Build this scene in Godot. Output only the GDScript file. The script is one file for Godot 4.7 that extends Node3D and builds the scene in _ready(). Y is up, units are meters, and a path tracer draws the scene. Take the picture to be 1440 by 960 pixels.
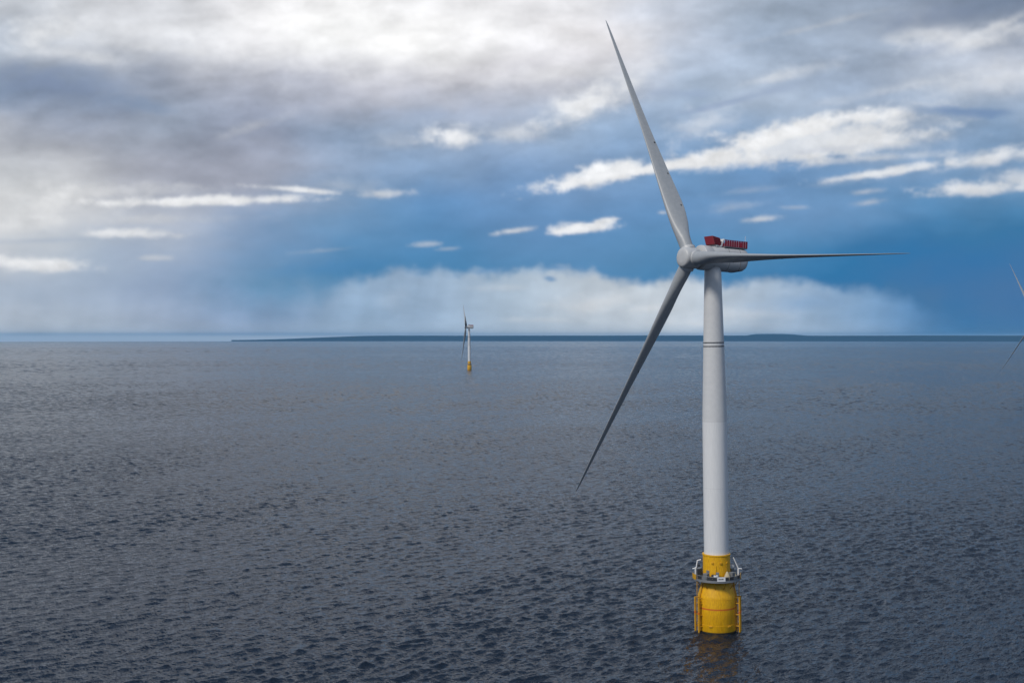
extends Node3D
# Offshore wind farm under a showery sky. Units are metres, y is up, the sea level under the camera is y = 0.

const EYE := Vector3(0, 78.4, 0)
const LENS := 1650.0 / 960.0            # focal length over picture height
const EARTH := 7.4e6                    # radius of the earth, a little enlarged by refraction
const WIND_YAW := -1.059                # turns every nacelle into the same wind
const SUN_FROM := Vector3(-0.52, 0.70, 0.49)

var materials := {}
var sky_streaks: FastNoiseLite
var sky_puffs: FastNoiseLite
var sky_broad: FastNoiseLite
var sky_warp: FastNoiseLite
var sky_wisp: FastNoiseLite


func _ready() -> void:
	make_camera()
	make_sky()
	make_sun()
	make_materials()
	make_sea()
	make_land()
	make_turbines()


# ---------------------------------------------------------------- camera, sky, light

func make_camera() -> void:
	var c := Camera3D.new()
	c.name = "camera"
	c.fov = rad_to_deg(2.0 * atan(0.5 / LENS))
	c.near = 1.0
	c.far = 120000.0
	add_child(c)
	c.position = EYE
	c.rotation = Vector3(-8.0 / 1650.0, 0, 0)
	c.current = true


func make_sun() -> void:
	var l := DirectionalLight3D.new()
	l.name = "sun"
	l.light_energy = 0.8
	l.light_color = Color(1.0, 0.975, 0.94)
	l.light_angular_distance = 12.0
	l.shadow_enabled = true
	add_child(l)
	l.look_at_from_position(SUN_FROM * 100.0, Vector3.ZERO, Vector3.UP)


func noise(seed_value: int, octaves: int, frequency: float, gain := 0.5) -> FastNoiseLite:
	var n := FastNoiseLite.new()
	n.seed = seed_value
	n.noise_type = FastNoiseLite.TYPE_SIMPLEX_SMOOTH
	n.fractal_type = FastNoiseLite.FRACTAL_FBM
	n.fractal_octaves = octaves
	n.fractal_gain = gain
	n.frequency = frequency
	return n


# Colours of the air and of the broad cloud deck, by direction: columns every 4.2 degrees from left to right,
# rows downwards to the base of the rain clouds. sRGB bytes.
const DECK := [
	[[200,205,213],[208,211,217],[215,217,222],[238,238,241],[247,247,248],[238,238,240],[234,234,237],[228,229,234],[198,205,219],[165,178,198],[150,163,184],[136,148,170],[120,135,160]],
	[[178,188,204],[205,209,216],[222,224,229],[238,238,241],[250,250,250],[243,243,244],[236,236,239],[234,233,237],[193,202,219],[168,183,207],[165,178,199],[178,187,204],[178,187,205]],
	[[132,147,174],[140,153,178],[165,172,189],[185,189,202],[190,193,205],[195,197,207],[200,201,210],[195,199,211],[168,184,209],[175,189,211],[160,175,200],[182,193,212],[192,200,215]],
	[[172,177,188],[160,166,181],[152,162,182],[155,163,185],[150,165,192],[155,170,196],[162,180,210],[158,178,208],[155,177,210],[158,178,208],[165,182,208],[150,170,200],[140,163,196]],
	[[198,201,205],[184,187,194],[162,166,180],[158,164,182],[150,168,198],[140,165,202],[135,163,205],[130,160,203],[120,155,200],[120,155,202],[125,157,200],[130,160,200],[125,157,198]],
	[[212,214,216],[200,204,211],[180,188,204],[145,165,198],[120,155,198],[108,148,198],[112,150,200],[108,148,198],[110,150,200],[115,152,200],[105,147,196],[90,138,188],[80,132,182]],
	[[192,198,207],[176,187,203],[158,173,199],[124,154,194],[90,140,190],[85,138,190],[95,142,192],[95,142,192],[90,140,190],[85,138,190],[60,122,178],[35,106,165],[25,100,158]],
	[[165,180,203],[160,176,202],[145,165,198],[105,148,190],[85,138,186],[80,135,186],[80,132,182],[72,128,180],[70,128,182],[60,122,178],[40,110,168],[20,95,152],[15,90,148]],
]
# Brightness of the gap of light below the rain clouds, from left to right.
const GAP := [[186,196,209],[180,192,207],[168,183,206],[146,169,201],[150,176,204],[160,184,210],[178,196,214],[196,207,218],[200,210,220],[176,195,216],[138,170,204],[80,130,178],[62,118,168]]
# Height of the base of the rain clouds along the horizon.
const BASE := [[-400,415],[0,415],[250,420],[330,416],[410,412],[470,400],[520,386],[565,378],[640,380],[700,384],[740,379],[800,377],[835,382],[860,390],[900,393],[950,387],[1010,396],[1080,391],[1170,398],[1280,408],[1380,430],[1440,446],[1900,446]]
# Bright clouds: centre, half length, half height, turn in degrees, opacity, softness of the edge, whiteness, detail size.
const PUFFS := [
	[842,248,92,17,-13,0.95,0.7,1.0],[912,238,60,9,-9,0.9,0.7,0.98],[985,227,90,10,-9,0.92,0.8,0.98],[1095,192,150,14,-15,0.97,0.7,0.995],[1200,166,100,14,-6,0.9,1.0,0.98],[1140,204,185,33,-8,0.78,0.8,0.94],[1230,198,120,24,-2,0.55,1.3,0.91],[1060,224,170,9,-4,0.7,1.0,0.95],[1240,222,120,8,-4,0.5,1.2,0.92],
	[817,321,52,11,-6,0.95,0.6,0.98],[850,311,19,5,-8,0.8,0.8,0.93],[722,325,28,5,-7,0.7,0.9,0.92],[932,299,9,4,0,0.6,0.9,0.9],
	[632,193,46,20,2,0.9,1.0,0.99],[720,188,64,18,3,0.55,1.3,0.93],[560,200,70,18,-4,0.25,1.6,0.88],[826,150,75,32,-18,0.9,1.2,0.97],[884,122,52,30,-40,0.6,1.5,0.95],[990,175,66,28,-15,0.55,1.7,0.94],
	[280,283,160,9,-1,0.95,0.8,0.96],[415,267,72,5,5,0.85,0.9,0.96],[178,329,66,9,1,0.8,0.8,0.94],[45,372,90,14,2,0.9,0.9,0.94],[78,286,40,30,-30,0.65,1.0,0.93],[18,318,70,18,0,0.6,1.3,0.93],[215,363,26,5,0,0.45,1.0,0.86],[170,270,150,14,-2,0.5,1.3,0.9],[60,300,140,44,0,0.45,1.7,0.91],[200,310,150,9,-1,0.35,1.3,0.86],
	[542,273,42,8,-1,0.65,1.0,0.9],[602,344,24,5,-4,0.45,1.0,0.88],[630,350,16,4,-4,0.35,1.0,0.86],[460,352,50,4,-5,0.25,1.2,0.8],[490,262,60,16,0,0.3,1.6,0.86],
	[1235,244,110,8,-8,0.85,0.9,0.96],[1400,222,95,15,-8,0.8,1.1,0.95],[1365,266,85,13,-3,0.85,0.9,0.95],[1440,250,70,16,-3,0.6,1.2,0.93],[1218,270,24,5,-5,0.45,1.0,0.89],[1222,285,24,6,-8,0.45,1.0,0.89],[1072,308,30,6,-5,0.65,0.9,0.91],[1030,292,50,9,-8,0.3,1.5,0.88],[1118,292,22,3,0,0.3,1.0,0.88],[1060,268,60,6,-6,0.2,1.4,0.88],[1180,258,60,6,-4,0.2,1.4,0.88],
	[1365,58,95,22,-12,0.65,1.2,0.96],[1300,48,60,14,-8,0.5,1.2,0.93],[1400,110,130,34,-14,0.5,1.6,0.94],[1240,130,120,10,-12,0.3,1.5,0.92],[1130,100,60,14,-12,0.35,1.5,0.91],[1080,112,46,10,-10,0.45,1.3,0.93],[1160,35,120,6,-14,0.3,1.4,0.88],[1420,30,60,8,-25,0.4,1.3,0.92],
	[62,48,65,32,-20,0.75,1.5,0.98],[455,60,170,70,0,0.75,1.9,1.0],[120,80,70,14,10,0.45,1.3,0.95],[350,180,60,10,-18,0.3,1.3,0.88],[770,106,170,22,-6,0.45,1.6,0.94],[235,70,130,9,6,0.35,1.4,0.95],
	[835,428,70,20,-8,0.5,1.5,0.94],[905,435,50,9,-4,0.4,1.4,0.94],[555,425,30,30,0,0.14,1.6,0.88],[1050,442,80,14,0,0.35,1.5,0.94],[985,455,110,9,0,0.4,1.5,0.94],[700,405,50,7,0,0.25,1.4,0.88],[770,450,80,6,0,0.3,1.4,0.92],
]
# Dark streaks of cloud: the same, with a colour in place of whiteness.
const SHADES := [
	[60,112,130,24,10,0.55,1.2,[126,142,172]],[195,146,60,16,12,0.55,1.2,[122,143,172]],[1010,148,80,5,-14,0.5,1.0,[140,158,190]],[960,132,50,8,2,0.4,1.2,[142,160,192]],[1085,128,70,9,-14,0.4,1.2,[146,162,190]],
	[1352,157,75,8,2,0.75,1.0,[112,140,180]],[1330,22,170,22,-8,0.6,1.3,[124,138,163]],[1300,74,60,8,-15,0.35,1.2,[140,156,185]],[775,392,11,4,10,0.7,0.8,[95,140,185]],[690,381,30,5,-4,0.5,1.0,[105,150,195]],[785,376,34,6,3,0.5,1.0,[90,140,188]],
	[1130,425,75,16,-4,0.55,1.4,[128,162,200]],[320,410,40,60,0,0.4,1.8,[135,160,196]],[620,160,160,16,0,0.35,1.5,[150,168,198]],[60,338,120,5,-2,0.35,1.2,[150,168,192]],[1150,212,70,4,-6,0.35,1.0,[190,198,215]],[470,378,110,16,-2,0.35,1.4,[70,130,182]],
]


func srgb(c: Array) -> Vector3:
	var k := Color8(c[0], c[1], c[2]).srgb_to_linear()
	return Vector3(k.r, k.g, k.b)


func hermite(a: Vector3, b: Vector3, c: Vector3, d: Vector3, t: float) -> Vector3:
	return b.cubic_interpolate(c, a, d, t)


var deck_lin := []
var gap_lin := []
var puffs_lin := []


func prepare_sky_tables() -> void:
	for row in DECK:
		var r := PackedVector3Array()
		for c in row:
			var k := srgb(c)
			r.append(k * Vector3.ONE.lerp(Vector3(0.90, 0.95, 0.88), clampf((k.z - k.x) / k.z * 1.4 - 0.2, 0.0, 1.0)))
		deck_lin.append(r)
	var g := PackedVector3Array()
	for c in GAP:
		g.append(srgb(c))
	gap_lin = g
	for dark in [false, true]:
		for p in (SHADES if dark else PUFFS):
			var tone: Vector3 = srgb(p[7]) if dark else Vector3(0.93, 0.94, 0.955) * pow(p[7], 2.2)
			puffs_lin.append([p[0], p[1], p[2], p[3], cos(deg_to_rad(p[4])), sin(deg_to_rad(p[4])), p[5], p[6], tone, dark])


func row_color(r: PackedVector3Array, u: float) -> Vector3:
	var i := clampi(int(floor(u)), 0, 11)
	var t := clampf(u - i, 0.0, 1.0)
	return r[i].cubic_interpolate(r[i + 1], r[maxi(i - 1, 0)], r[mini(i + 2, 12)], t)


func deck_color(x: float, y: float) -> Vector3:
	var u := clampf(x / 120.0, 0.0, 12.0)
	var v := clampf(y / 60.0, 0.0, 7.0)
	var j := clampi(int(floor(v)), 0, 6)
	var t := v - j
	return row_color(deck_lin[j], u).cubic_interpolate(row_color(deck_lin[j + 1], u), row_color(deck_lin[maxi(j - 1, 0)], u), row_color(deck_lin[mini(j + 2, 7)], u), t)


func base_height(x: float) -> float:
	for i in range(1, BASE.size()):
		if x < BASE[i][0]:
			var a: Array = BASE[i - 1]
			var b: Array = BASE[i]
			return lerpf(a[1], b[1], (x - a[0]) / (b[0] - a[0]))
	return 446.0


# Radiance of the sky towards (around, up), both in radians; around is 0 straight ahead and grows to the right.
func sky_light(around: float, up: float, fine: bool) -> Vector3:
	var near_view := absf(around) < 1.0 and up < 0.7
	var away := maxf(smoothstep(0.45, 0.75, absf(around)), smoothstep(0.30, 0.52, up))
	var out := Vector3.ZERO
	if near_view and away < 1.0:
		var x := 720.0 + 1650.0 * tan(around)
		var y := 472.0 - 1650.0 * tan(up) / cos(around)
		# broad deck, stirred so that its patches drift along the wind
		var wx := sky_warp.get_noise_2d(x * 0.6, y * 1.3)
		var wy := sky_warp.get_noise_2d(x * 0.6 + 911.0, y * 1.3)
		var calm := clampf((470.0 - y) / 120.0, 0.25, 1.0)
		out = deck_color(x + 55.0 * wx * calm, y + 26.0 * wy * calm)
		var s := sky_streaks.get_noise_2d(x * 0.42 + y * 0.06, y * 1.5)
		var p := sky_puffs.get_noise_2d(x * 0.8, y * 1.5)
		out *= 1.0 + (0.20 * s + 0.14 * p) * clampf((440.0 - y) / 250.0, 0.35, 1.0)
		# light below the cloud base, with falls of rain
		var edge := base_height(x) + 8.0 * sky_puffs.get_noise_2d(x * 0.9, 40.0) + 8.0 * sky_puffs.get_noise_2d(x * 2.6, y * 3.4)
		var left := smoothstep(520.0, 400.0, x)
		var right := smoothstep(1150.0, 1330.0, x)
		var soft := 13.0 + 40.0 * left + 26.0 * right
		var below := smoothstep(edge - soft * 0.6, edge + soft, y)
		if below > 0.0:
			var g := row_color(gap_lin, clampf(x / 120.0, 0.0, 12.0))
			var fall := sky_broad.get_noise_2d(x * 1.5 + (y - 400.0) * 0.3, 77.0 + y * 0.12)
			g *= 0.94 + 0.11 * fall + 0.13 * sky_streaks.get_noise_2d(x * 0.6, y * 1.6) + 0.12 * p
			g = g.lerp(Vector3(0.46, 0.54, 0.63), 0.35 * smoothstep(440.0, 475.0, y) * (1.0 - right))
			out = out.lerp(g, below)
		# single clouds
		var wisp := sky_wisp.get_noise_2d(x * 0.62 + y * 0.25, y * 1.25)
		var fleck := sky_wisp.get_noise_2d(x * 0.8 + 700.0, y * 1.3)
		out *= 1.0 + 0.13 * wisp * clampf((380.0 - y) / 200.0, 0.3, 1.0)
		for q in puffs_lin:
			var dx: float = x - q[0]
			var dy: float = y - q[1]
			if absf(dx) > q[2] * 2.2 + 12.0 or absf(dy) > q[2] * absf(q[5]) * 2.0 + q[3] * 2.6 + 10.0:
				continue
			var a: float = (dx * q[4] + dy * q[5]) / q[2]
			var b: float = (-dx * q[5] + dy * q[4]) / q[3]
			if b > 0.0 and not q[9]:
				b *= 1.35
			var near := 1.0 - sqrt(a * a + b * b)
			var torn := 0.55 * sky_puffs.get_noise_2d(x * 1.5 + q[0], y * 2.8) + 0.75 * wisp
			var full: float = smoothstep(-0.30, -0.30 + q[7] * 1.08, near + torn * 0.72 - 0.06)
			var cover: float = q[6] * full
			if cover > 0.003:
				var tone: Vector3 = q[8]
				if not q[9]:
					tone *= 1.0 - 0.09 * clampf(b + 0.3, 0.0, 1.0) + 0.22 * fleck
				out = out.lerp(tone, clampf(cover, 0.0, 1.0))
	if away > 0.0:
		# unseen showery weather all round, made darker and bluer to darken the sea
		var d := Vector3(sin(around) * cos(up), sin(up), -cos(around) * cos(up))
		var high := maxf(d.y, 0.0)
		var flat := d / (high + 0.16)
		var c := sky_broad.get_noise_3d(flat.x * 60.0, 31.0, flat.z * 60.0)
		var f := sky_puffs.get_noise_3d(flat.x * 60.0, 5.0, flat.z * 60.0)
		var air := Vector3(0.30, 0.40, 0.55).lerp(Vector3(0.17, 0.29, 0.50), smoothstep(0.0, 0.10, high)).lerp(Vector3(0.26, 0.35, 0.50), smoothstep(0.12, 0.3, high))
		var cloud := Vector3(0.36, 0.42, 0.53).lerp(Vector3(0.56, 0.60, 0.67), smoothstep(-0.3, 0.5, f))
		var weather := air.lerp(cloud, smoothstep(-0.05, 0.45, c + 0.35 * f) * smoothstep(0.02, 0.3, high + 0.06))
		out = out.lerp(weather * 0.9, away)
	return out


func make_sky() -> void:
	sky_streaks = noise(11, 5, 0.012, 0.55)
	sky_puffs = noise(23, 5, 0.011, 0.56)
	sky_broad = noise(37, 4, 0.010, 0.5)
	sky_warp = noise(53, 4, 0.006, 0.5)
	sky_wisp = noise(67, 5, 0.024, 0.62)
	sky_wisp.domain_warp_enabled = true
	sky_wisp.domain_warp_amplitude = 34.0
	sky_wisp.domain_warp_frequency = 0.018
	prepare_sky_tables()
	var below := srgb([200, 210, 222])
	# the whole dome coarsely, then the part towards the land finely
	var w := 512
	var h := 256
	var data := PackedFloat32Array()
	data.resize(w * h * 3)
	for j in h:
		var up := PI * (0.5 - (j + 0.5) / h)
		for i in w:
			var c := below if up < 0.0 else sky_light(TAU * ((i + 0.5) / w - 0.5), up, false)
			var k := (j * w + i) * 3
			data[k] = c.x
			data[k + 1] = c.y
			data[k + 2] = c.z
	var image := Image.create_from_data(w, h, false, Image.FORMAT_RGBF, data.to_byte_array())
	var W := 4096
	var H := 2048
	image.resize(W, H, Image.INTERPOLATE_BILINEAR)
	var i0 := int(W * (0.5 - 0.49 / TAU))
	var i1 := int(W * (0.5 + 0.49 / TAU))
	var j0 := int(H * (0.5 - 0.36 / PI))
	var j1 := H / 2 + 20
	var fw := i1 - i0
	var fh := j1 - j0
	var part := PackedFloat32Array()
	part.resize(fw * fh * 3)
	for j in fh:
		var up := PI * (0.5 - (j + j0 + 0.5) / H)
		for i in fw:
			var c := below if up < 0.0 else sky_light(TAU * ((i + i0 + 0.5) / W - 0.5), up, true)
			var k := (j * fw + i) * 3
			part[k] = c.x
			part[k + 1] = c.y
			part[k + 2] = c.z
	var fine := Image.create_from_data(fw, fh, false, Image.FORMAT_RGBF, part.to_byte_array())
	image.blit_rect(fine, Rect2i(0, 0, fw, fh), Vector2i(i0, j0))
	image.fill_rect(Rect2i(0, H / 2, W, H / 2), Color(below.x, below.y, below.z))
	# a panorama begins straight ahead (-z), so its two halves change places
	var centred: Image = image.duplicate()
	image.blit_rect(centred, Rect2i(W / 2, 0, W / 2, H), Vector2i(0, 0))
	image.blit_rect(centred, Rect2i(0, 0, W / 2, H), Vector2i(W / 2, 0))
	var m := PanoramaSkyMaterial.new()
	m.panorama = ImageTexture.create_from_image(image)
	var s := Sky.new()
	s.sky_material = m
	var e := Environment.new()
	e.background_mode = Environment.BG_SKY
	e.sky = s
	e.tonemap_mode = Environment.TONE_MAPPER_LINEAR
	e.tonemap_exposure = 1.0
	e.sdfgi_enabled = true
	e.ssao_enabled = true
	e.ssil_enabled = true
	e.fog_enabled = true
	e.fog_density = 2.0e-5
	e.fog_light_color = Color(0.56, 0.81, 1.0)
	var we := WorldEnvironment.new()
	we.name = "world_environment"
	we.environment = e
	add_child(we)


# ---------------------------------------------------------------- materials

func plain(key: String, c: Color, roughness := 0.6, metallic := 0.0) -> StandardMaterial3D:
	var m := StandardMaterial3D.new()
	m.resource_name = key
	m.albedo_color = c.linear_to_srgb()
	m.roughness = roughness
	m.metallic = metallic
	materials[key] = m
	return m


func mottle(key: String, a: Color, b: Color, size_m: float, seed_value: int, roughness: float) -> StandardMaterial3D:
	# paint whose colour wanders a little: salt, dust and repairs
	var t := NoiseTexture2D.new()
	t.width = 256
	t.height = 256
	t.seamless = true
	t.normalize = true
	t.noise = noise(seed_value, 5, 0.02, 0.6)
	var r := Gradient.new()
	r.set_color(0, a.linear_to_srgb())
	r.set_color(1, b.linear_to_srgb())
	t.color_ramp = r
	var m := plain(key, Color.WHITE, roughness)
	m.albedo_texture = t
	m.uv1_triplanar = true
	m.uv1_scale = Vector3.ONE / size_m
	return m


func make_materials() -> void:
	var washed := mottle("tower_paint", Color(0.66, 0.67, 0.68), Color(0.77, 0.775, 0.78), 9.0, 3, 0.42)
	washed.uv1_scale = Vector3(0.4, 0.035, 0.4)
	mottle("tower_paint_shaded", Color(0.57, 0.58, 0.59), Color(0.65, 0.655, 0.66), 9.0, 4, 0.45)  # soft shadow on the upper tower, painted in as a darker grey
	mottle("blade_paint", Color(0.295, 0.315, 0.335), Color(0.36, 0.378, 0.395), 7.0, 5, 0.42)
	mottle("nacelle_paint", Color(0.43, 0.44, 0.45), Color(0.51, 0.515, 0.52), 6.0, 6, 0.45)
	var weathered := mottle("yellow_paint", Color(0.58, 0.27, 0.002), Color(0.92, 0.53, 0.004), 5.0, 7, 0.5)
	weathered.uv1_scale = Vector3(0.35, 0.09, 0.35)   # rust and rain run downwards
	mottle("yellow_steel", Color(0.46, 0.22, 0.004), Color(0.68, 0.38, 0.01), 3.0, 8, 0.55)
	mottle("rust_orange", Color(0.50, 0.11, 0.008), Color(0.70, 0.19, 0.012), 2.0, 9, 0.7)
	mottle("weed", Color(0.012, 0.013, 0.008), Color(0.035, 0.032, 0.014), 1.5, 10, 0.8)
	mottle("deck_grating", Color(0.05, 0.05, 0.05), Color(0.11, 0.11, 0.105), 1.5, 12, 0.7)
	plain("galvanised", Color(0.34, 0.35, 0.36), 0.45, 0.6)
	plain("white_steel", Color(0.72, 0.73, 0.74), 0.45)
	plain("dark_steel", Color(0.03, 0.032, 0.036), 0.5)
	plain("dark_band", Color(0.03, 0.033, 0.04), 0.5)
	plain("red_panel", Color(0.26, 0.006, 0.028), 0.45)
	plain("pink_steel", Color(0.50, 0.24, 0.27), 0.5)
	plain("red_dark", Color(0.16, 0.004, 0.010), 0.5)
	plain("tarpaulin", Color(0.50, 0.42, 0.27), 0.8)
	plain("cabinet_grey", Color(0.16, 0.17, 0.18), 0.5)
	plain("lamp_glass", Color(0.25, 0.02, 0.02), 0.2)
	plain("rubber", Color(0.02, 0.02, 0.02), 0.8)


# ---------------------------------------------------------------- mesh building

class Shape:
	var v := PackedVector3Array()
	var n := PackedVector3Array()
	var t := PackedInt32Array()

	func grid(points: PackedVector3Array, normals: PackedVector3Array, columns: int) -> void:
		var at := v.size()
		v.append_array(points)
		n.append_array(normals)
		for j in points.size() / columns - 1:
			for i in columns - 1:
				var a := at + j * columns + i
				t.append_array([a, a + columns, a + 1, a + 1, a + columns, a + columns + 1])

	func disc(centre: Vector3, ring: PackedVector3Array, normal: Vector3) -> void:
		var at := v.size()
		v.append(centre)
		n.append(normal)
		for p in ring:
			v.append(p)
			n.append(normal)
		for i in ring.size() - 1:
			t.append_array([at, at + i + 1, at + i + 2])

	# profile of (radius, height) turned about y
	func lathe(profile: Array, sides := 48, frame := Transform3D()) -> void:
		for k in profile.size() - 1:
			var a: Vector2 = profile[k]
			var b: Vector2 = profile[k + 1]
			var d := (b - a).normalized()
			var na := Vector2(d.y, -d.x)
			var nb := na
			if k > 0:
				var e: Vector2 = (a - profile[k - 1]).normalized()
				if e.dot(d) > 0.75:
					na = Vector2(d.y + e.y, -d.x - e.x).normalized()
			if k < profile.size() - 2:
				var e: Vector2 = (profile[k + 2] - b).normalized()
				if e.dot(d) > 0.75:
					nb = Vector2(d.y + e.y, -d.x - e.x).normalized()
			var points := PackedVector3Array()
			var normals := PackedVector3Array()
			for q in [[b, nb], [a, na]]:
				for i in sides + 1:
					var w := TAU * i / sides
					points.append(frame * Vector3(q[0].x * cos(w), q[0].y, q[0].x * sin(w)))
					normals.append(frame.basis * Vector3(q[1].x * cos(w), q[1].y, q[1].x * sin(w)))
			grid(points, normals, sides + 1)

	func tube(path: Array, r: float, sides := 8, caps := true) -> void:
		for k in path.size() - 1:
			var a: Vector3 = path[k]
			var b: Vector3 = path[k + 1]
			var y := (b - a).normalized()
			var x := y.cross(Vector3.RIGHT if absf(y.x) < 0.8 else Vector3.BACK).normalized()
			var z := x.cross(y)
			var l := a.distance_to(b)
			var f := Transform3D(Basis(x, y, z), a)
			if caps:
				lathe([Vector2(0, -r * 0.3), Vector2(r * 0.75, -r * 0.22), Vector2(r, 0), Vector2(r, l), Vector2(r * 0.75, l + r * 0.22), Vector2(0, l + r * 0.3)], sides, f)
			else:
				lathe([Vector2(r, 0), Vector2(r, l)], sides, f)

	# box with chamfered edges, centred on the frame
	func box(size: Vector3, frame := Transform3D(), chamfer := 0.03) -> void:
		var h := size / 2.0
		var c := minf(chamfer, minf(h.x, minf(h.y, h.z)) * 0.6)
		var corner := {}
		var face := func(q: Array) -> void:
			var at := v.size()
			var m := Vector3.ZERO
			for p in q:
				m += p
			m /= q.size()
			var nn: Vector3 = (q[1] - q[0]).cross(q[2] - q[0]).normalized()
			var order := q
			if nn.dot(m) > 0.0:
				order = q.duplicate()
				order.reverse()
			else:
				nn = -nn
			for p in order:
				v.append(frame * p)
				n.append(frame.basis * nn)
			for i in q.size() - 2:
				t.append_array([at, at + i + 1, at + i + 2])
		for sx in [-1, 1]:
			for sy in [-1, 1]:
				for sz in [-1, 1]:
					corner[[sx, sy, sz]] = [Vector3(sx * h.x, sy * (h.y - c), sz * (h.z - c)), Vector3(sx * (h.x - c), sy * h.y, sz * (h.z - c)), Vector3(sx * (h.x - c), sy * (h.y - c), sz * h.z)]
					face.call(corner[[sx, sy, sz]])
		for s in [-1, 1]:
			face.call([corner[[s, -1, -1]][0], corner[[s, 1, -1]][0], corner[[s, 1, 1]][0], corner[[s, -1, 1]][0]])
			face.call([corner[[-1, s, -1]][1], corner[[1, s, -1]][1], corner[[1, s, 1]][1], corner[[-1, s, 1]][1]])
			face.call([corner[[-1, -1, s]][2], corner[[1, -1, s]][2], corner[[1, 1, s]][2], corner[[-1, 1, s]][2]])
			for u in [-1, 1]:
				face.call([corner[[s, u, -1]][0], corner[[s, u, -1]][1], corner[[s, u, 1]][1], corner[[s, u, 1]][0]])
				face.call([corner[[s, -1, u]][0], corner[[s, -1, u]][2], corner[[s, 1, u]][2], corner[[s, 1, u]][0]])
				face.call([corner[[-1, s, u]][1], corner[[-1, s, u]][2], corner[[1, s, u]][2], corner[[1, s, u]][1]])

	func mesh(m: Material, uv := PackedVector2Array()) -> ArrayMesh:
		var a := []
		a.resize(Mesh.ARRAY_MAX)
		a[Mesh.ARRAY_VERTEX] = v
		a[Mesh.ARRAY_NORMAL] = n
		a[Mesh.ARRAY_INDEX] = t
		if uv.size():
			a[Mesh.ARRAY_TEX_UV] = uv
		var out := ArrayMesh.new()
		out.add_surface_from_arrays(Mesh.PRIMITIVE_TRIANGLES, a)
		out.surface_set_material(0, m)
		return out


func part(called: String, mesh: Mesh, parent: Node3D, at := Transform3D()) -> MeshInstance3D:
	var o := MeshInstance3D.new()
	o.name = called
	o.mesh = mesh
	o.transform = at
	parent.add_child(o, true)
	return o


func structure(o: Node, label: String) -> void:
	o.set_meta("kind", "structure")
	o.set_meta("label", label)


# ---------------------------------------------------------------- sea

# Inverse transform of a spectrum of wind waves on a square of n by n points. Returns [height, drift x, drift z].
func wave_field(n: int, tile: float, longest: float, shortest: float, wind: Vector2, spread: float, seed_value: int) -> Array:
	var rng := RandomNumberGenerator.new()
	rng.seed = seed_value
	var count := n * n
	var ar := PackedFloat32Array()
	var ai := PackedFloat32Array()
	var br := PackedFloat32Array()
	var bi := PackedFloat32Array()
	var cr := PackedFloat32Array()
	var ci := PackedFloat32Array()
	ar.resize(count); ai.resize(count); br.resize(count); bi.resize(count); cr.resize(count); ci.resize(count)
	for j in n:
		var kz := (j if j < n / 2 else j - n) * TAU / tile
		for i in n:
			var kx := (i if i < n / 2 else i - n) * TAU / tile
			var k := sqrt(kx * kx + kz * kz)
			var g1 := rng.randfn()
			var g2 := rng.randfn()
			if k < 1e-6:
				continue
			var along := (kx * wind.x + kz * wind.y) / k
			var p := exp(-1.0 / (k * k * longest * longest)) / (k * k * k * k) * exp(-k * k * shortest * shortest)
			p *= (spread + (1.0 - spread) * pow(along * along, 2.5)) * (1.0 if along > 0.0 else 0.12)
			var s := sqrt(p)
			var re := g1 * s
			var im := g2 * s
			# only the real parts are read: height from a, drift along x and z from b and c
			var at := j * n + i
			ar[at] = re
			ai[at] = im
			br[at] = im * kx / k
			bi[at] = -re * kx / k
			cr[at] = im * kz / k
			ci[at] = -re * kz / k
	fft2(ar, ai, n)
	fft2(br, bi, n)
	fft2(cr, ci, n)
	return [ar, br, cr]


func fft2(re: PackedFloat32Array, im: PackedFloat32Array, n: int) -> void:
	var bits := int(round(log(n) / log(2.0)))
	var swap := PackedInt32Array()
	swap.resize(n)
	for i in n:
		var r := 0
		for b in bits:
			r |= ((i >> b) & 1) << (bits - 1 - b)
		swap[i] = r
	var cs := PackedFloat32Array()
	var sn := PackedFloat32Array()
	cs.resize(n / 2); sn.resize(n / 2)
	for i in n / 2:
		cs[i] = cos(TAU * i / n)
		sn[i] = sin(TAU * i / n)
	var lr := PackedFloat32Array()
	var li := PackedFloat32Array()
	lr.resize(n); li.resize(n)
	for pass_ in 2:
		var step := 1 if pass_ == 0 else n
		var row := n if pass_ == 0 else 1
		for line in n:
			var o := line * row
			for i in n:
				var s := swap[i]
				lr[s] = re[o + i * step]
				li[s] = im[o + i * step]
			var half := 1
			while half < n:
				var jump := n / (2 * half)
				for i in range(0, n, 2 * half):
					for k in half:
						var c := cs[k * jump]
						var d := sn[k * jump]
						var a := i + k
						var b := a + half
						var xr := lr[b] * c - li[b] * d
						var xi := lr[b] * d + li[b] * c
						lr[b] = lr[a] - xr
						li[b] = li[a] - xi
						lr[a] += xr
						li[a] += xi
				half *= 2
			for i in n:
				re[o + i * step] = lr[i]
				im[o + i * step] = li[i]


func scaled_to_slope(a: PackedFloat32Array, n: int, tile: float, slope: float) -> float:
	var sum := 0.0
	var d := tile / n
	for k in 20000:
		var at := (k * 7919) % (n * n - 1)
		var s := (a[at + 1] - a[at]) / d
		sum += s * s
	return slope / sqrt(sum / 20000.0)


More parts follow.
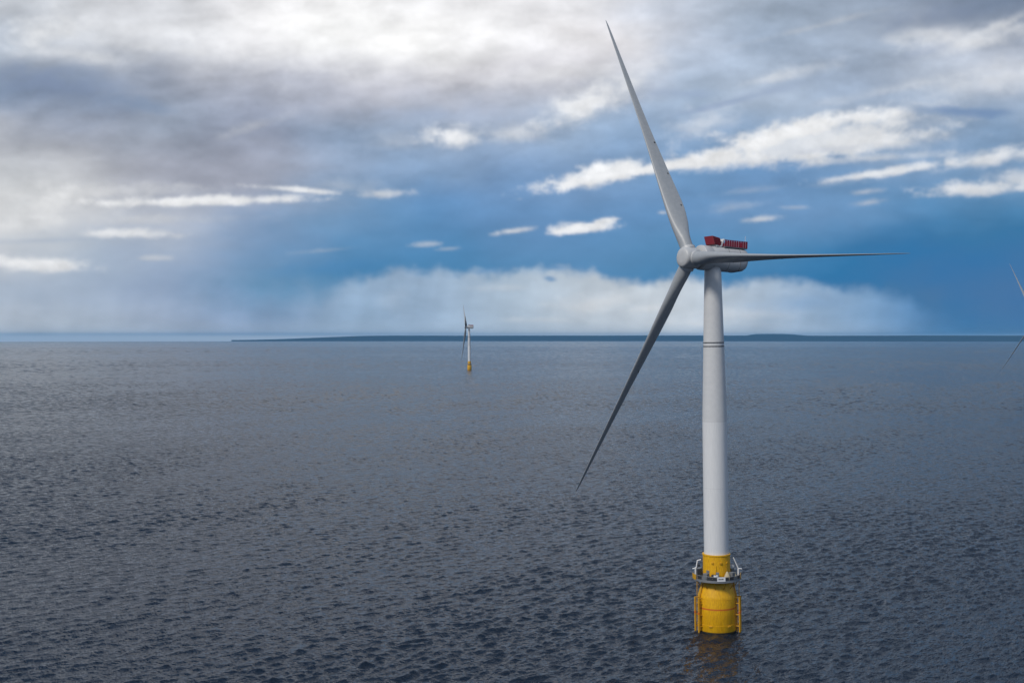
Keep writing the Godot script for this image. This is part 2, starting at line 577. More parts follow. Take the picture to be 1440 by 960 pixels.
func normal_map(a: PackedFloat32Array, n: int, tile: float, gain: float) -> ImageTexture:
	var bytes := PackedByteArray()
	bytes.resize(n * n * 3)
	var d := 2.0 * tile / n / gain
	for j in n:
		for i in n:
			var sx := (a[j * n + (i + 1) % n] - a[j * n + (i + n - 1) % n]) / d
			var sz := (a[((j + 1) % n) * n + i] - a[((j + n - 1) % n) * n + i]) / d
			var v := Vector3(-sx, -sz, 1.0).normalized()
			var at := (j * n + i) * 3
			bytes[at] = int(v.x * 127.0 + 128.0)
			bytes[at + 1] = int(v.y * 127.0 + 128.0)
			bytes[at + 2] = int(v.z * 127.0 + 128.0)
	return ImageTexture.create_from_image(Image.create_from_data(n, n, false, Image.FORMAT_RGB8, bytes))


var wave_h: PackedFloat32Array
var wave_x: PackedFloat32Array
var wave_z: PackedFloat32Array
const WN := 512
const WTILE := 260.0


func make_sea() -> void:
	var wind := Vector2(-0.66, -0.75)
	var field := wave_field(WN, WTILE, 0.78, 0.12, wind, 0.05, 5)
	wave_h = field[0]
	wave_x = field[1]
	wave_z = field[2]
	var size := scaled_to_slope(wave_h, WN, WTILE, 0.19)
	var ripple := wave_field(256, 26.0, 0.22, 0.03, wind, 0.25, 8)
	var rsize := scaled_to_slope(ripple[0], 256, 26.0, 0.2)
	var m := StandardMaterial3D.new()
	m.resource_name = "sea_water"
	m.albedo_color = Color(0.006, 0.013, 0.026).linear_to_srgb()
	m.roughness = 0.14
	m.metallic_specular = 0.34
	m.normal_enabled = true
	m.normal_texture = normal_map(ripple[0], 256, 26.0, rsize)
	m.normal_scale = 1.0

	var turns := PackedFloat32Array()
	var fine := 0.50
	var nf := 600
	for i in nf + 1:
		turns.append(-fine + 2.0 * fine * i / nf)
	for i in range(1, 61):
		turns.append(fine + (TAU - 2.0 * fine) * i / 60.0)
	var rings := PackedFloat32Array([0.0, 80.0, 160.0, 225.0])
	var r := 245.0
	while r < 48000.0:
		rings.append(r)
		r *= 1.0 + clampf(0.0019 * pow(r / 1000.0, 0.75), 0.0019, 0.0085) * (1.0 if r < 9000.0 else 5.0)
	var cols := turns.size()
	var sh := Shape.new()
	sh.v.resize(rings.size() * cols)
	var uv := PackedVector2Array()
	uv.resize(rings.size() * cols)
	var mask := WN - 1
	var gusts := noise(91, 3, 0.006, 0.55)
	var to := WN / WTILE
	var ca := cos(0.45)
	var sa := sin(0.45)
	for j in rings.size():
		var d := rings[j]
		# waves too far away to tell apart give way to longer ones of the same steepness
		var grow := 1.0
		var next := 2.0
		var share := smoothstep(900.0, 1500.0, d)
		if d > 4200.0:
			grow = 4.4
			next = 10.0
			share = smoothstep(4200.0, 6500.0, d)
		elif d > 1500.0:
			grow = 2.0
			next = 4.4
			share = smoothstep(2000.0, 3400.0, d)
		var amount := smoothstep(235.0, 262.0, d) * (1.0 - smoothstep(12000.0, 18000.0, d)) * size
		var bend := -d * d / (2.0 * EARTH)
		for i in cols:
			var x := d * sin(turns[i])
			var z := -d * cos(turns[i])
			var y := bend
			var sx := 0.0
			var sz := 0.0
			if amount > 0.0 and i <= nf:
				var gust := 1.0 + 0.55 * gusts.get_noise_2d(x * 0.8 + z * 0.6, (z * 0.8 - x * 0.6) * 0.35)
				var edge := minf(1.0, minf(i, nf - i) / 12.0) * amount * gust
				for layer in 2:
					var g := grow if layer == 0 else next
					var part_ := (1.0 - share) if layer == 0 else share
					if part_ <= 0.0:
						continue
					var px := x / g * to
					var pz := z / g * to
					var ix := int(floor(px))
					var iz := int(floor(pz))
					var fx := px - ix
					var fz := pz - iz
					var a := (iz & mask) * WN
					var b := ((iz + 1) & mask) * WN
					var c := ix & mask
					var e := (ix + 1) & mask
					var hgt := lerpf(lerpf(wave_h[a + c], wave_h[a + e], fx), lerpf(wave_h[b + c], wave_h[b + e], fx), fz)
					sx += lerpf(lerpf(wave_x[a + c], wave_x[a + e], fx), lerpf(wave_x[b + c], wave_x[b + e], fx), fz) * edge * part_ * g
					sz += lerpf(lerpf(wave_z[a + c], wave_z[a + e], fx), lerpf(wave_z[b + c], wave_z[b + e], fx), fz) * edge * part_ * g
					# a second, turned and longer copy so that the pattern does not come round again
					px = (x * ca - z * sa) / g * to * 0.72
					pz = (x * sa + z * ca) / g * to * 0.72
					ix = int(floor(px))
					iz = int(floor(pz))
					fx = px - ix
					fz = pz - iz
					a = (iz & mask) * WN
					b = ((iz + 1) & mask) * WN
					c = ix & mask
					e = (ix + 1) & mask
					hgt += 0.6 * lerpf(lerpf(wave_h[a + c], wave_h[a + e], fx), lerpf(wave_h[b + c], wave_h[b + e], fx), fz)
					y += hgt * edge * part_ * g
			sh.v[j * cols + i] = Vector3(x - 0.8 * sx, y, z - 0.8 * sz)
			uv[j * cols + i] = Vector2(x, z) / 26.0
	var faces := PackedInt32Array()
	faces.resize((rings.size() - 1) * (cols - 1) * 6)
	var at := 0
	for j in rings.size() - 1:
		for i in cols - 1:
			var a := j * cols + i
			faces[at] = a
			faces[at + 1] = a + cols
			faces[at + 2] = a + 1
			faces[at + 3] = a + 1
			faces[at + 4] = a + cols
			faces[at + 5] = a + cols + 1
			at += 6
	sh.t = faces
	sh.n = grid_normals(sh.v, cols)
	var o := part("sea", sh.mesh(m, uv), self)
	structure(o, "dark slate blue open sea covered in small wind waves")


func grid_normals(v: PackedVector3Array, cols: int) -> PackedVector3Array:
	var out := PackedVector3Array()
	out.resize(v.size())
	var rows := v.size() / cols
	for j in rows:
		var up := maxi(j - 1, 0) * cols
		var down := mini(j + 1, rows - 1) * cols
		for i in cols:
			var along := v[j * cols + mini(i + 1, cols - 1)] - v[j * cols + maxi(i - 1, 0)]
			var across := v[down + i] - v[up + i]
			var k := along.cross(across)
			if k.y < 0.0:
				k = -k
			out[j * cols + i] = k.normalized() if k.length_squared() > 1e-12 else Vector3.UP
	return out


# ---------------------------------------------------------------- land on the horizon

func make_land() -> void:
	var n := noise(71, 5, 0.00012, 0.5)
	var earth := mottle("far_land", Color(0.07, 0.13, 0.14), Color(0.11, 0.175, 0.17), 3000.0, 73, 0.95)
	for which in 2:
		var sh := Shape.new()
		var points := PackedVector3Array()
		var from := -0.235 if which == 0 else 0.175
		var to := 0.80 if which == 0 else 0.285
		var steps := 220
		var far := 38000.0 if which == 0 else 41500.0
		var cross_section := [[-1500.0, 0.0], [-900.0, 0.35], [-350.0, 0.82], [0.0, 1.0], [700.0, 0.8], [2200.0, 0.0]]
		for i in steps + 1:
			var s := float(i) / steps
			var turn := lerpf(from, to, s)
			var ground := -far * far / (2.0 * EARTH)
			var top: float
			if which == 0:
				top = lerpf(ground + 45.0, 84.0, smoothstep(0.0, 0.13, s)) + 16.0 * n.get_noise_2d(far * turn, 0.0) * smoothstep(0.0, 0.1, s)
			else:
				top = lerpf(ground, 140.0, smoothstep(0.0, 0.3, s) * (1.0 - 0.75 * smoothstep(0.45, 1.0, s))) + 22.0 * n.get_noise_2d(far * turn, 900.0)
			for c in cross_section:
				var d: float = far + c[0] + 500.0 * n.get_noise_2d(far * turn, c[0] + 4000.0)
				var low := -d * d / (2.0 * EARTH) - 20.0
				points.append(Vector3(d * sin(turn), lerpf(low, top, c[1]), -d * cos(turn)))
		var cols := cross_section.size()
		sh.grid(points, grid_normals(points, cols), cols)
		var o := part("coast" if which == 0 else "hill", sh.mesh(earth), self)
		structure(o, "low blue strip of coast along the horizon" if which == 0 else "faint low hill rising above the coast on the right")


# ---------------------------------------------------------------- wind turbines

const BLADE := 79.3
var parts := {}


func blade_mesh() -> ArrayMesh:
	# [share of span, chord, thickness over chord, twist in degrees]
	var stations := [[0.034, 3.5, 1.0, 14.0], [0.06, 3.5, 1.0, 14.0], [0.09, 3.9, 0.82, 14.0], [0.13, 4.8, 0.58, 13.0], [0.19, 5.35, 0.42, 11.0], [0.27, 4.85, 0.34, 8.5], [0.35, 4.1, 0.29, 6.5], [0.45, 3.25, 0.26, 4.5], [0.55, 2.55, 0.24, 3.0], [0.65, 2.05, 0.23, 1.8], [0.75, 1.6, 0.22, 0.8], [0.85, 1.15, 0.22, 0.0], [0.93, 0.82, 0.22, -0.6], [0.975, 0.55, 0.22, -1.0], [0.995, 0.26, 0.25, -1.0], [1.0, 0.08, 0.4, -1.0]]
	var around := 36
	var points := PackedVector3Array()
	var sub := 3
	for k in (stations.size() - 1) * sub + 1:
		var i := mini(k / sub, stations.size() - 2)
		var f := float(k) / sub - i
		var s := []
		for q in 4:
			var p0: float = stations[maxi(i - 1, 0)][q]
			var p3: float = stations[mini(i + 2, stations.size() - 1)][q]
			s.append(lerpf(stations[i][q], stations[i + 1][q], f) if q == 0 else clampf(cubic_interpolate(stations[i][q], stations[i + 1][q], p0, p3, f), 0.02, 20.0) if q < 3 else lerpf(stations[i][q], stations[i + 1][q], f))
		var span: float = s[0] * BLADE
		var chord: float = s[1]
		var thick: float = s[2]
		var round_ := clampf((thick - 0.40) / 0.5, 0.0, 1.0)
		var tw := deg_to_rad(s[3])
		var bend: float = 0.4 * s[0] * s[0]
		for a in around + 1:
			var w := TAU * a / around
			var cx := cos(w)                     # +1 at the leading edge
			var foil_x := (cx + 1.0) / 2.0       # 0 trailing, 1 leading
			var p := 1.0 - foil_x
			var half := 5.0 * thick * (0.2969 * sqrt(maxf(p, 0.0)) - 0.126 * p - 0.3516 * p * p + 0.2843 * p * p * p - 0.1015 * p * p * p * p)
			var fz := half * (1.0 if sin(w) >= 0.0 else -0.75) + 0.02 * sin(PI * p)
			var fx := (foil_x - 0.62)
			var px := lerpf(fx, cx * 0.5, round_) * chord
			var pz := lerpf(fz, sin(w) * 0.5 * thick, round_) * chord
			points.append(Vector3(px * cos(tw) - pz * sin(tw), span, px * sin(tw) + pz * cos(tw) + bend))
	var sh := Shape.new()
	var normals := PackedVector3Array()
	normals.resize(points.size())
	var cols := around + 1
	var rows := points.size() / cols
	for j in rows:
		for i in cols:
			var along := points[j * cols + (i + 1) % around] - points[j * cols + (i + around - 1) % around]
			var across := points[mini(j + 1, rows - 1) * cols + i] - points[maxi(j - 1, 0) * cols + i]
			normals[j * cols + i] = along.cross(across).normalized()
	sh.grid(points, normals, cols)
	return sh.mesh(materials.blade_paint)


func lathe_mesh(profile: Array, m: String, sides := 64) -> ArrayMesh:
	var s := Shape.new()
	s.lathe(profile, sides)
	return s.mesh(materials[m])


func box_mesh(size: Vector3, m: String, chamfer := 0.03) -> ArrayMesh:
	var s := Shape.new()
	s.box(size, Transform3D(), chamfer)
	return s.mesh(materials[m])


func tube_mesh(paths: Array, r: float, m: String, sides := 8) -> ArrayMesh:
	var s := Shape.new()
	for p in paths:
		s.tube(p, r, sides)
	return s.mesh(materials[m])


func ring_path(r: float, y: float, from := 0.0, to := TAU, steps := 40) -> Array:
	var out := []
	for i in steps + 1:
		var w := lerpf(from, to, float(i) / steps)
		out.append(Vector3(r * sin(w), y, r * cos(w)))
	return out


func on(angle: float, r: float, y: float) -> Transform3D:
	# stands at that angle round the tower (0 towards +z), facing outwards
	return Transform3D(Basis(Vector3.UP, angle), Vector3(r * sin(angle), y, r * cos(angle)))


func make_turbine_meshes() -> void:
	var V := func(a: float, b: float) -> Vector2: return Vector2(a, b)
	parts.blade = blade_mesh()
	parts.spar = lathe_mesh([V.call(0, -14), V.call(4.9, -14), V.call(4.9, 0.55), V.call(0, 0.55)], "weed")
	parts.buoy = lathe_mesh([V.call(4.95, 0.35), V.call(4.98, 0.4), V.call(4.98, 9.3), V.call(4.9, 9.7), V.call(4.2, 12.2), V.call(4.0, 13.0), V.call(3.62, 13.3), V.call(3.6, 20.1), V.call(3.72, 20.12), V.call(3.72, 20.45), V.call(3.3, 20.46)], "yellow_paint")
	parts.weld = lathe_mesh([V.call(4.97, -0.05), V.call(5.03, -0.03), V.call(5.03, 0.03), V.call(4.97, 0.05)], "yellow_paint")
	parts.stripe = lathe_mesh([V.call(4.975, -0.22), V.call(4.988, -0.21), V.call(4.988, 0.21), V.call(4.975, 0.22)], "rust_orange")
	parts.bracket_pad = box_mesh(Vector3(0.9, 0.35, 0.35), "yellow_steel", 0.05)
	parts.deck = lathe_mesh([V.call(3.55, 13.75), V.call(6.2, 13.75), V.call(6.25, 13.8), V.call(6.25, 14.1), V.call(6.2, 14.15), V.call(3.55, 14.15)], "deck_grating")
	parts.toe_board = lathe_mesh([V.call(6.26, 13.70), V.call(6.30, 13.70), V.call(6.30, 14.35), V.call(6.26, 14.35), V.call(6.26, 13.70)], "galvanised")
	var brace := Shape.new()
	brace.tube([Vector3(0, 11.6, 4.3), Vector3(0, 13.7, 5.9)], 0.12, 8)
	parts.deck_brace = brace.mesh(materials.yellow_steel)
	parts.post = tube_mesh([[Vector3(0, 0, 0), Vector3(0, 1.15, 0)]], 0.045, "galvanised", 6)
	parts.top_rail = tube_mesh([ring_path(6.2, 15.3)], 0.045, "galvanised", 6)
	parts.mid_rail = tube_mesh([ring_path(6.2, 14.75)], 0.035, "galvanised", 6)
	parts.tower_lower = lathe_mesh([V.call(3.25, 20.46), V.call(3.25, 55.6)], "tower_paint")
	parts.tower_upper = lathe_mesh([V.call(3.25, 55.72), V.call(2.75, 76.0), V.call(2.2, 96.2)], "tower_paint_shaded")
	parts.flange = lathe_mesh([V.call(3.2, 55.6), V.call(3.262, 55.61), V.call(3.262, 55.71), V.call(3.2, 55.72)], "tower_paint_shaded")
	parts.band = lathe_mesh([V.call(2.74, -0.13), V.call(2.775, -0.125), V.call(2.775, 0.125), V.call(2.74, 0.13)], "dark_band")
	parts.yaw_collar = lathe_mesh([V.call(2.2, 96.2), V.call(2.35, 96.22), V.call(2.35, 96.7), V.call(2.6, 96.9), V.call(2.6, 97.3)], "nacelle_paint")
	# nacelle: lathe along z; +z is upwind
	var turn := Transform3D(Basis(Vector3.RIGHT, Vector3.BACK, Vector3.DOWN), Vector3.ZERO)
	var gen := Shape.new()
	gen.lathe([V.call(0.5, 4.55), V.call(3.0, 4.5), V.call(3.28, 4.3), V.call(3.32, 4.0), V.call(3.32, 1.7), V.call(3.2, 1.5)].map(func(p): return p), 64, turn)
	parts.generator = gen.mesh(materials.nacelle_paint)
	parts.nacelle = nacelle_mesh()
	var cap := Shape.new()
	cap.lathe([V.call(0, 3.05), V.call(1.2, 3.04), V.call(2.15, 2.9), V.call(2.5, 2.65), V.call(2.68, 2.2), V.call(2.8, 1.0), V.call(2.85, -0.4), V.call(2.7, -1.7), V.call(2.45, -2.2), V.call(0.3, -2.25)], 64, turn)
	parts.hub = cap.mesh(materials.nacelle_paint)
	parts.root_collar = lathe_mesh([V.call(1.6, 2.2), V.call(1.98, 2.22), V.call(1.98, 3.02), V.call(1.9, 3.08), V.call(1.5, 3.09)], "nacelle_paint", 48)
	parts.root_gap = lathe_mesh([V.call(1.70, 3.02), V.call(1.70, 3.25)], "dark_steel", 48)
	parts.seam = nacelle_seam(-3.2)
	parts.seam_rear = nacelle_seam(-7.0)
	parts.tower_seam = lathe_mesh([V.call(3.24, -0.05), V.call(3.262, -0.045), V.call(3.262, 0.045), V.call(3.24, 0.05)], "tower_paint_shaded")
	parts.receptor = lathe_mesh([V.call(0, 0.12), V.call(0.27, 0.11), V.call(0.3, -0.15)], "dark_steel", 16)


func nacelle_mesh() -> ArrayMesh:
	# rounded body behind the generator: superellipse sections along -z
	var stations := [[1.75, 3.05, 3.05, 0.0, 2.0], [1.6, 3.12, 3.12, 0.0, 2.1], [0.0, 3.18, 3.2, 0.0, 2.4], [-3.0, 3.18, 3.25, 0.0, 3.0], [-7.4, 3.12, 3.2, 0.02, 3.2], [-8.9, 3.05, 3.05, 0.12, 3.2], [-9.7, 2.85, 2.75, 0.3, 3.0], [-10.15, 2.5, 2.3, 0.5, 2.8], [-10.3, 2.1, 1.9, 0.6, 2.6], [-10.3, 0.02, 0.02, 0.6, 2.0]]
	var around := 48
	var points := PackedVector3Array()
	for s in stations:
		for a in around + 1:
			var w := TAU * a / around
			var p: float = 2.0 / s[4]
			points.append(Vector3(s[1] * signf(cos(w)) * pow(absf(cos(w)), p), s[3] + s[2] * signf(sin(w)) * pow(absf(sin(w)), p), s[0]))
	var cols := around + 1
	var rows := stations.size()
	var normals := PackedVector3Array()
	normals.resize(points.size())
	for j in rows:
		for i in cols:
			var along := points[j * cols + (i + 1) % around] - points[j * cols + (i + around - 1) % around]
			var across := points[mini(j + 1, rows - 1) * cols + i] - points[maxi(j - 1, 0) * cols + i]
			var k := along.cross(across)
			normals[j * cols + i] = k.normalized() if k.length() > 1e-6 else Vector3.FORWARD
	var sh := Shape.new()
	sh.grid(points, normals, cols)
	return sh.mesh(materials.nacelle_paint)


func nacelle_seam(z: float) -> ArrayMesh:
	# a lapped joint strip round the shell
	var path := []
	for a in 49:
		var w := TAU * a / 48
		path.append(Vector3(3.15 * signf(cos(w)) * pow(absf(cos(w)), 0.64), 3.22 * signf(sin(w)) * pow(absf(sin(w)), 0.64), z))
	return tube_mesh([path], 0.07, "cabinet_grey", 5)


func turbine(at: Vector3, lean: float, rotor: float, yaw: float, pitch: float, label: String, close: bool) -> Node3D:
	var root := Node3D.new()
	root.name = "wind_turbine"
	add_child(root, true)
	root.position = at
	root.rotation = Vector3(0, 0, lean)
	root.set_meta("label", label)
	root.set_meta("category", "wind turbine")
	root.set_meta("group", "floating offshore wind turbines")

	var spar := part("floating_spar", parts.spar, root)
	spar.set_meta("label", "dark weedy spar at the waterline")
	var buoy := part("transition_piece", parts.buoy, root)
	buoy.set_meta("label", "yellow painted float section")
	if close:
		part("orange_stripe", parts.stripe, buoy, Transform3D(Basis(), Vector3(0, 6.4, 0)))
		part("weld_ring", parts.weld, buoy, Transform3D(Basis(), Vector3(0, 2.15, 0)))
		part("weld_ring", parts.weld, buoy, Transform3D(Basis(), Vector3(0, 9.0, 0)))
		for a in [-0.52, 0.5, 1.6, 2.6, -1.6, -2.6]:
			part("pad_eye", parts.bracket_pad, buoy, on(a, 5.05, 1.9))
		boat_landing(root, -1.22)
		boat_landing(root, 1.25)
		cable_tubes(root)
	make_platform(root, close)
	part("lower_tower_section", parts.tower_lower, root)
	if close:
		part("tower_flange", parts.flange, root)
	var upper := part("upper_tower_section", parts.tower_upper, root)
	part("dark_band", parts.band, upper, Transform3D(Basis(), Vector3(0, 76.6, 0)))
	part("dark_band", parts.band, upper, Transform3D(Basis().scaled(Vector3(1.008, 1, 1.008)), Vector3(0, 75.6, 0)))
	part("yaw_collar", parts.yaw_collar, root)

	var head := Transform3D(Basis(Vector3.UP, yaw) * Basis(Vector3.RIGHT, -0.054), Vector3(0, 98.95, 0))
	var nacelle := part("nacelle", parts.nacelle, root, head)
	part("generator_housing", parts.generator, nacelle, Transform3D(Basis(), Vector3(0, 0, 0)))
	if close:
		part("panel_seam", parts.seam, nacelle)
		part("panel_seam", parts.seam_rear, nacelle)
		part("tower_seam", parts.tower_seam, root, Transform3D(Basis(), Vector3(0, 38.0, 0)))
	nacelle_top(nacelle, close)
	var hub_at := head * Transform3D(Basis(), Vector3(0, -0.40, 7.4))
	var hub := part("rotor_hub", parts.hub, root, hub_at)
	for k in 3:
		var spin := Transform3D(Basis(Vector3.BACK, -(rotor + k * TAU / 3.0)), Vector3.ZERO)
		part("blade_collar", parts.root_collar, hub, spin)
		var cone := Transform3D(Basis(Vector3.RIGHT, 0.072), Vector3.ZERO)
		var b := part("blade", parts.blade, root, hub_at * spin * cone * Transform3D(Basis(Vector3.UP, pitch), Vector3.ZERO))
		if close:
			part("root_seal", parts.root_gap, b)
			for q in [[0.20, 5.3, 0.41, 10.7], [0.33, 4.3, 0.30, 7.1], [0.46, 3.17, 0.257, 4.35]]:
				# small dark receptors near the trailing edge, on both faces
				var c: float = q[1]
				var tw: float = deg_to_rad(q[3])
				for side in [-1.0, 1.0]:
					var off := Vector3(-0.46 * c, 0, side * (0.045 if side > 0.0 else 0.050 if q[0] < 0.25 else 0.030) * 2.0 * q[2] * c + 0.011 * c).rotated(Vector3.UP, -tw)
					part("lightning_receptor", parts.receptor, b, Transform3D(Basis(Vector3.UP, -tw) * Basis(Vector3.RIGHT, side * PI / 2.0), off + Vector3(0, BLADE * q[0], 0.4 * q[0] * q[0])))
	return root


func boat_landing(root: Node3D, angle: float) -> void:
	var o := Node3D.new()
	o.name = "boat_landing"
	root.add_child(o, true)
	o.transform = on(angle, 0, 0)
	for s in [-1, 1]:
		part("fender_tube", tube_mesh([[Vector3(s * 0.95, -1.0, 6.05), Vector3(s * 0.95, 9.2, 6.05)]], 0.24, "yellow_steel", 12), o)
		for y in [1.6, 4.6, 7.6, 9.1]:
			part("strut", tube_mesh([[Vector3(s * 0.95, y, 6.05), Vector3(s * 0.8, y, 4.7)]], 0.14, "yellow_steel", 8), o)
		part("ladder_rail", tube_mesh([[Vector3(s * 0.32, -0.5, 5.9), Vector3(s * 0.32, 14.6, 5.9)]], 0.05, "yellow_steel", 6), o)
	for k in 22:
		part("rung", tube_mesh([[Vector3(-0.32, 0.2 + k * 0.62, 5.9), Vector3(0.32, 0.2 + k * 0.62, 5.9)]], 0.03, "yellow_steel", 6), o)
	for s in [-0.95, 0.95]:
		var hit := part("fender_band", tube_mesh([[Vector3(s, 4.9, 6.05), Vector3(s, 5.5, 6.05)]], 0.26, "rust_orange", 12), o)
		hit.set_meta("label", "orange band round the fender tube")


func cable_tubes(root: Node3D) -> void:
	for a in [-1.2, 1.22, 2.2, -2.3]:
		var o := part("cable_tube", tube_mesh([[Vector3(0, -3.0, 5.25), Vector3(0, 9.3, 5.25), Vector3(0, 12.2, 4.55), Vector3(0, 13.7, 4.45)]], 0.19, "yellow_steel", 10), root, on(a, 0, 0))
		for y in [2.0, 6.5]:
			part("clamp", box_mesh(Vector3(0.5, 0.3, 0.7), "yellow_steel"), o, Transform3D(Basis(), Vector3(0, y, 5.1)))


func make_platform(root: Node3D, close: bool) -> void:
	var deck := part("work_platform", parts.deck, root)
	part("toe_board", parts.toe_board, deck)
	if not close:
		part("top_rail", parts.top_rail, deck)
		return
	for k in 12:
		part("deck_brace", parts.deck_brace, deck, Transform3D(Basis(Vector3.UP, TAU * (k + 0.5) / 12), Vector3.ZERO))
	part("top_rail", parts.top_rail, deck)
	part("middle_rail", parts.mid_rail, deck)
	for k in 28:
		part("rail_post", parts.post, deck, on(TAU * k / 28, 6.2, 14.15))
	# panels hung in the railing
	for k in 9:
		var a := -0.95 + k * 0.24
		var m := "dark_steel" if k % 3 != 1 else "cabinet_grey"
		if k == 4:
			continue
		part("railing_panel", box_mesh(Vector3(1.32, 0.85, 0.05), m), deck, on(a, 6.29, 14.78))
	for a in [-1.55, 1.5, -1.3, 1.3]:
		part("yellow_gate_panel", box_mesh(Vector3(1.5, 1.35, 0.08), "yellow_steel"), deck, on(a, 6.32, 14.62))
	# number board
	var board := part("number_board", box_mesh(Vector3(2.2, 1.15, 0.06), "white_steel", 0.02), deck, on(0.02, 6.36, 14.75))
	for q in [[-0.55, 0.05, 0.34, 0.30], [-0.1, 0.02, 0.40, 0.24], [0.38, 0.06, 0.36, 0.30]]:
		part("dark_mark", box_mesh(Vector3(q[2], q[3], 0.012), "dark_steel", 0.003), board, Transform3D(Basis(), Vector3(q[0], q[1], 0.037)))
	# gear on the deck
	for q in [[-0.75, 5.0, 1.3, 1.7, 1.0, "cabinet_grey"], [-0.32, 4.9, 1.2, 1.5, 1.0, "dark_steel"], [-0.12, 4.75, 0.8, 2.1, 0.7, "cabinet_grey"], [0.78, 4.9, 1.2, 1.9, 1.1, "cabinet_grey"], [2.1, 5.0, 1.6, 1.9, 1.0, "cabinet_grey"], [-2.2, 5.0, 1.6, 1.9, 1.0, "cabinet_grey"], [3.1, 5.0, 2.0, 2.0, 1.1, "white_steel"]]:
		var cab := part("equipment_cabinet", box_mesh(Vector3(q[2], q[3], q[4]), q[5], 0.05), deck, on(q[0], q[1], 14.15 + q[3] / 2))
		part("cabinet_door", box_mesh(Vector3(q[2] * 0.82, q[3] * 0.8, 0.04), q[5], 0.01), cab, Transform3D(Basis(), Vector3(0, 0, q[4] / 2 + 0.015)))
	var cover := Shape.new()
	cover.lathe([Vector2(0, 2.3), Vector2(0.25, 2.2), Vector2(0.7, 1.2), Vector2(0.95, 0.25), Vector2(1.0, 0)], 20)
	part("tarpaulin_cover", cover.mesh(materials.tarpaulin), deck, on(0.42, 4.95, 14.15))
	part("tarpaulin_cover", cover.mesh(materials.tarpaulin), deck, on(0.95, 5.2, 14.15).scaled_local(Vector3(0.75, 0.8, 0.75)))
	var coil := Shape.new()
	coil.lathe([Vector2(0.25, 0), Vector2(0.6, 0.05), Vector2(0.65, 0.55), Vector2(0.3, 0.6), Vector2(0.25, 0)], 20)
	part("rope_coil", coil.mesh(materials.white_steel), deck, on(-0.2, 5.6, 14.15).translated_local(Vector3(0, 0.9, 0)))
	part("tower_door", box_mesh(Vector3(1.0, 2.2, 0.12), "cabinet_grey", 0.04), root, on(-0.85, 3.62, 15.3))
	# davit cranes
	var left := Node3D.new()
	left.name = "davit_crane"
	root.add_child(left, true)
	left.transform = on(-1.5, 5.7, 14.15)
	part("mast", tube_mesh([[Vector3(0, 0, 0), Vector3(0, 2.4, 0)]], 0.22, "white_steel", 10), left)
	part("boom", tube_mesh([[Vector3(0, 2.35, 0.75), Vector3(0, 2.6, -0.2), Vector3(0.0, 4.5, -0.55), Vector3(0, 4.7, -1.5)]], 0.17, "white_steel", 8), left)
	part("winch", box_mesh(Vector3(0.5, 0.6, 0.6), "dark_steel"), left, Transform3D(Basis(), Vector3(0, 3.2, -0.9)))
	part("hoist", box_mesh(Vector3(0.7, 1.6, 0.8), "dark_steel"), left, Transform3D(Basis(), Vector3(0, 1.5, -0.9)))
	var right := Node3D.new()
	right.name = "davit_crane"
	root.add_child(right, true)
	right.transform = on(1.45, 5.7, 14.15)
	part("mast", tube_mesh([[Vector3(0, 0, 0), Vector3(0, 2.2, 0)]], 0.22, "white_steel", 10), right)
	part("boom", tube_mesh([[Vector3(0, 2.2, 0.9), Vector3(0, 2.35, 0.0), Vector3(0, 5.2, -1.25)]], 0.15, "white_steel", 8), right)
	part("winch", box_mesh(Vector3(0.5, 0.5, 0.5), "white_steel"), right, Transform3D(Basis(), Vector3(0, 3.0, -1.4)))
	# navigation lanterns and a spare box on the tower foot
	for a in [-0.45, 0.15, 0.7]:
		part("junction_box", box_mesh(Vector3(0.6, 0.5, 0.3), "yellow_steel"), root, on(a, 3.68, 18.4))
	for a in [-0.2, 0.55]:
		part("hand_rail", tube_mesh([[Vector3(0, 14.3, 3.85), Vector3(0, 17.8, 3.85)]], 0.06, "yellow_steel", 6), root, on(a, 0, 0))


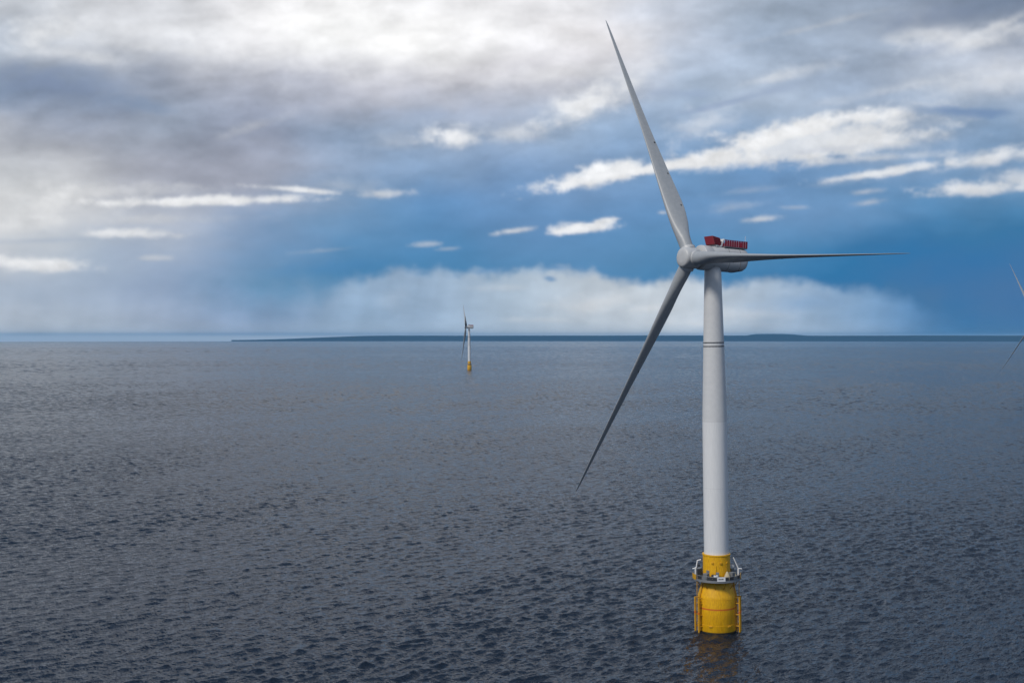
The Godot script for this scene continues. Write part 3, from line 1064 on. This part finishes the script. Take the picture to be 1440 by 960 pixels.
func nacelle_top(nacelle: Node3D, close: bool) -> void:
	# cooler: a red louvred block leaning forward, with pale side plate
	var sh := Shape.new()
	var base := Transform3D(Basis(Vector3(1, 0, 0), Vector3(0, 1, 0.35), Vector3(0, 0.16, 1)), Vector3(0, 4.55, 0.05))
	sh.box(Vector3(3.7, 2.2, 2.6), base, 0.08)
	var cooler := part("cooler", sh.mesh(materials.red_dark), nacelle)
	cooler.set_meta("label", "dark red cooler block on top of the nacelle")
	if close:
		for k in 4:
			part("louvre", box_mesh(Vector3(0.05, 0.1, 2.3), "red_panel"), cooler, base * Transform3D(Basis(), Vector3(1.88, -0.75 + k * 0.48, 0)))
	part("cooler_foot", box_mesh(Vector3(3.6, 0.9, 1.6), "nacelle_paint", 0.1), nacelle, Transform3D(Basis(), Vector3(0, 3.4, -0.5)))
	var fin := Shape.new()
	fin.box(Vector3(3.8, 2.5, 0.5), Transform3D(Basis(Vector3(1, 0, 0), Vector3(0, 1, -0.55).normalized(), Vector3(0, 0.1, 1)), Vector3(0, 4.2, -1.75)), 0.05)
	part("cooler_frame", fin.mesh(materials.white_steel), nacelle)
	# hoist platform with red and white fence
	part("hoist_deck", box_mesh(Vector3(4.9, 0.3, 7.7), "cabinet_grey"), nacelle, Transform3D(Basis(), Vector3(0, 3.18, -5.9)))
	var fence := Node3D.new()
	fence.name = "hoist_fence"
	nacelle.add_child(fence)
	var slat := box_mesh(Vector3(0.06, 1.7, 0.62), "red_panel")
	var bar := box_mesh(Vector3(0.08, 1.3, 0.15), "pink_steel", 0.02)
	for s in [-1, 1]:
		for k in 10:
			part("red_panel", slat, fence, Transform3D(Basis(), Vector3(s * 2.45, 4.15, -2.35 - k * 0.79)))
			if k < 9 and k != 6:
				part("pale_post", bar, fence, Transform3D(Basis(), Vector3(s * 2.46, 4.05, -2.35 - (k + 0.5) * 0.79)))
	for k in 6:
		part("red_panel", slat, fence, Transform3D(Basis(Vector3.UP, PI / 2.0), Vector3(-2.0 + k * 0.8, 4.15, -9.75)))
	part("fence_rail", tube_mesh([[Vector3(2.45, 5.02, -2.0), Vector3(2.45, 5.02, -9.8), Vector3(-2.45, 5.02, -9.8), Vector3(-2.45, 5.02, -2.0)]], 0.05, "red_dark", 6), fence)
	part("wind_mast", tube_mesh([[Vector3(1.9, 3.3, -9.4), Vector3(1.9, 6.6, -9.4)]], 0.05, "white_steel", 6), nacelle)
	part("access_hatch", box_mesh(Vector3(1.6, 0.3, 1.6), "nacelle_paint"), nacelle, Transform3D(Basis(), Vector3(-0.8, 3.2, 2.6)))
	if close:
		part("warning_lamp", lathe_mesh([Vector2(0, 0.5), Vector2(0.14, 0.45), Vector2(0.18, 0)], "lamp_glass", 16), nacelle, Transform3D(Basis(), Vector3(-1.9, 5.02, -2.2)))


func make_turbines() -> void:
	make_turbine_meshes()
	var pitch := deg_to_rad(-97.0)
	turbine(Vector3(54.8, 0.0, -312.5), 0.0135, deg_to_rad(-26.4), WIND_YAW, pitch, "large white wind turbine on a yellow float in the foreground", true)
	var far := Vector3(-98.0, 0.0, -2700.0)
	far.y = -far.z * far.z / (2.0 * EARTH)
	turbine(far, 0.01, deg_to_rad(-167.0), WIND_YAW - 0.42, pitch, "tiny distant wind turbine on an orange float near the horizon", false)
	var side := Vector3(652.0, 0.0, -1447.0)
	side.y = -0.16
	turbine(side, 0.012, deg_to_rad(-26.0), WIND_YAW, pitch, "wind turbine cut off by the right edge, only two blade tips showing", false)
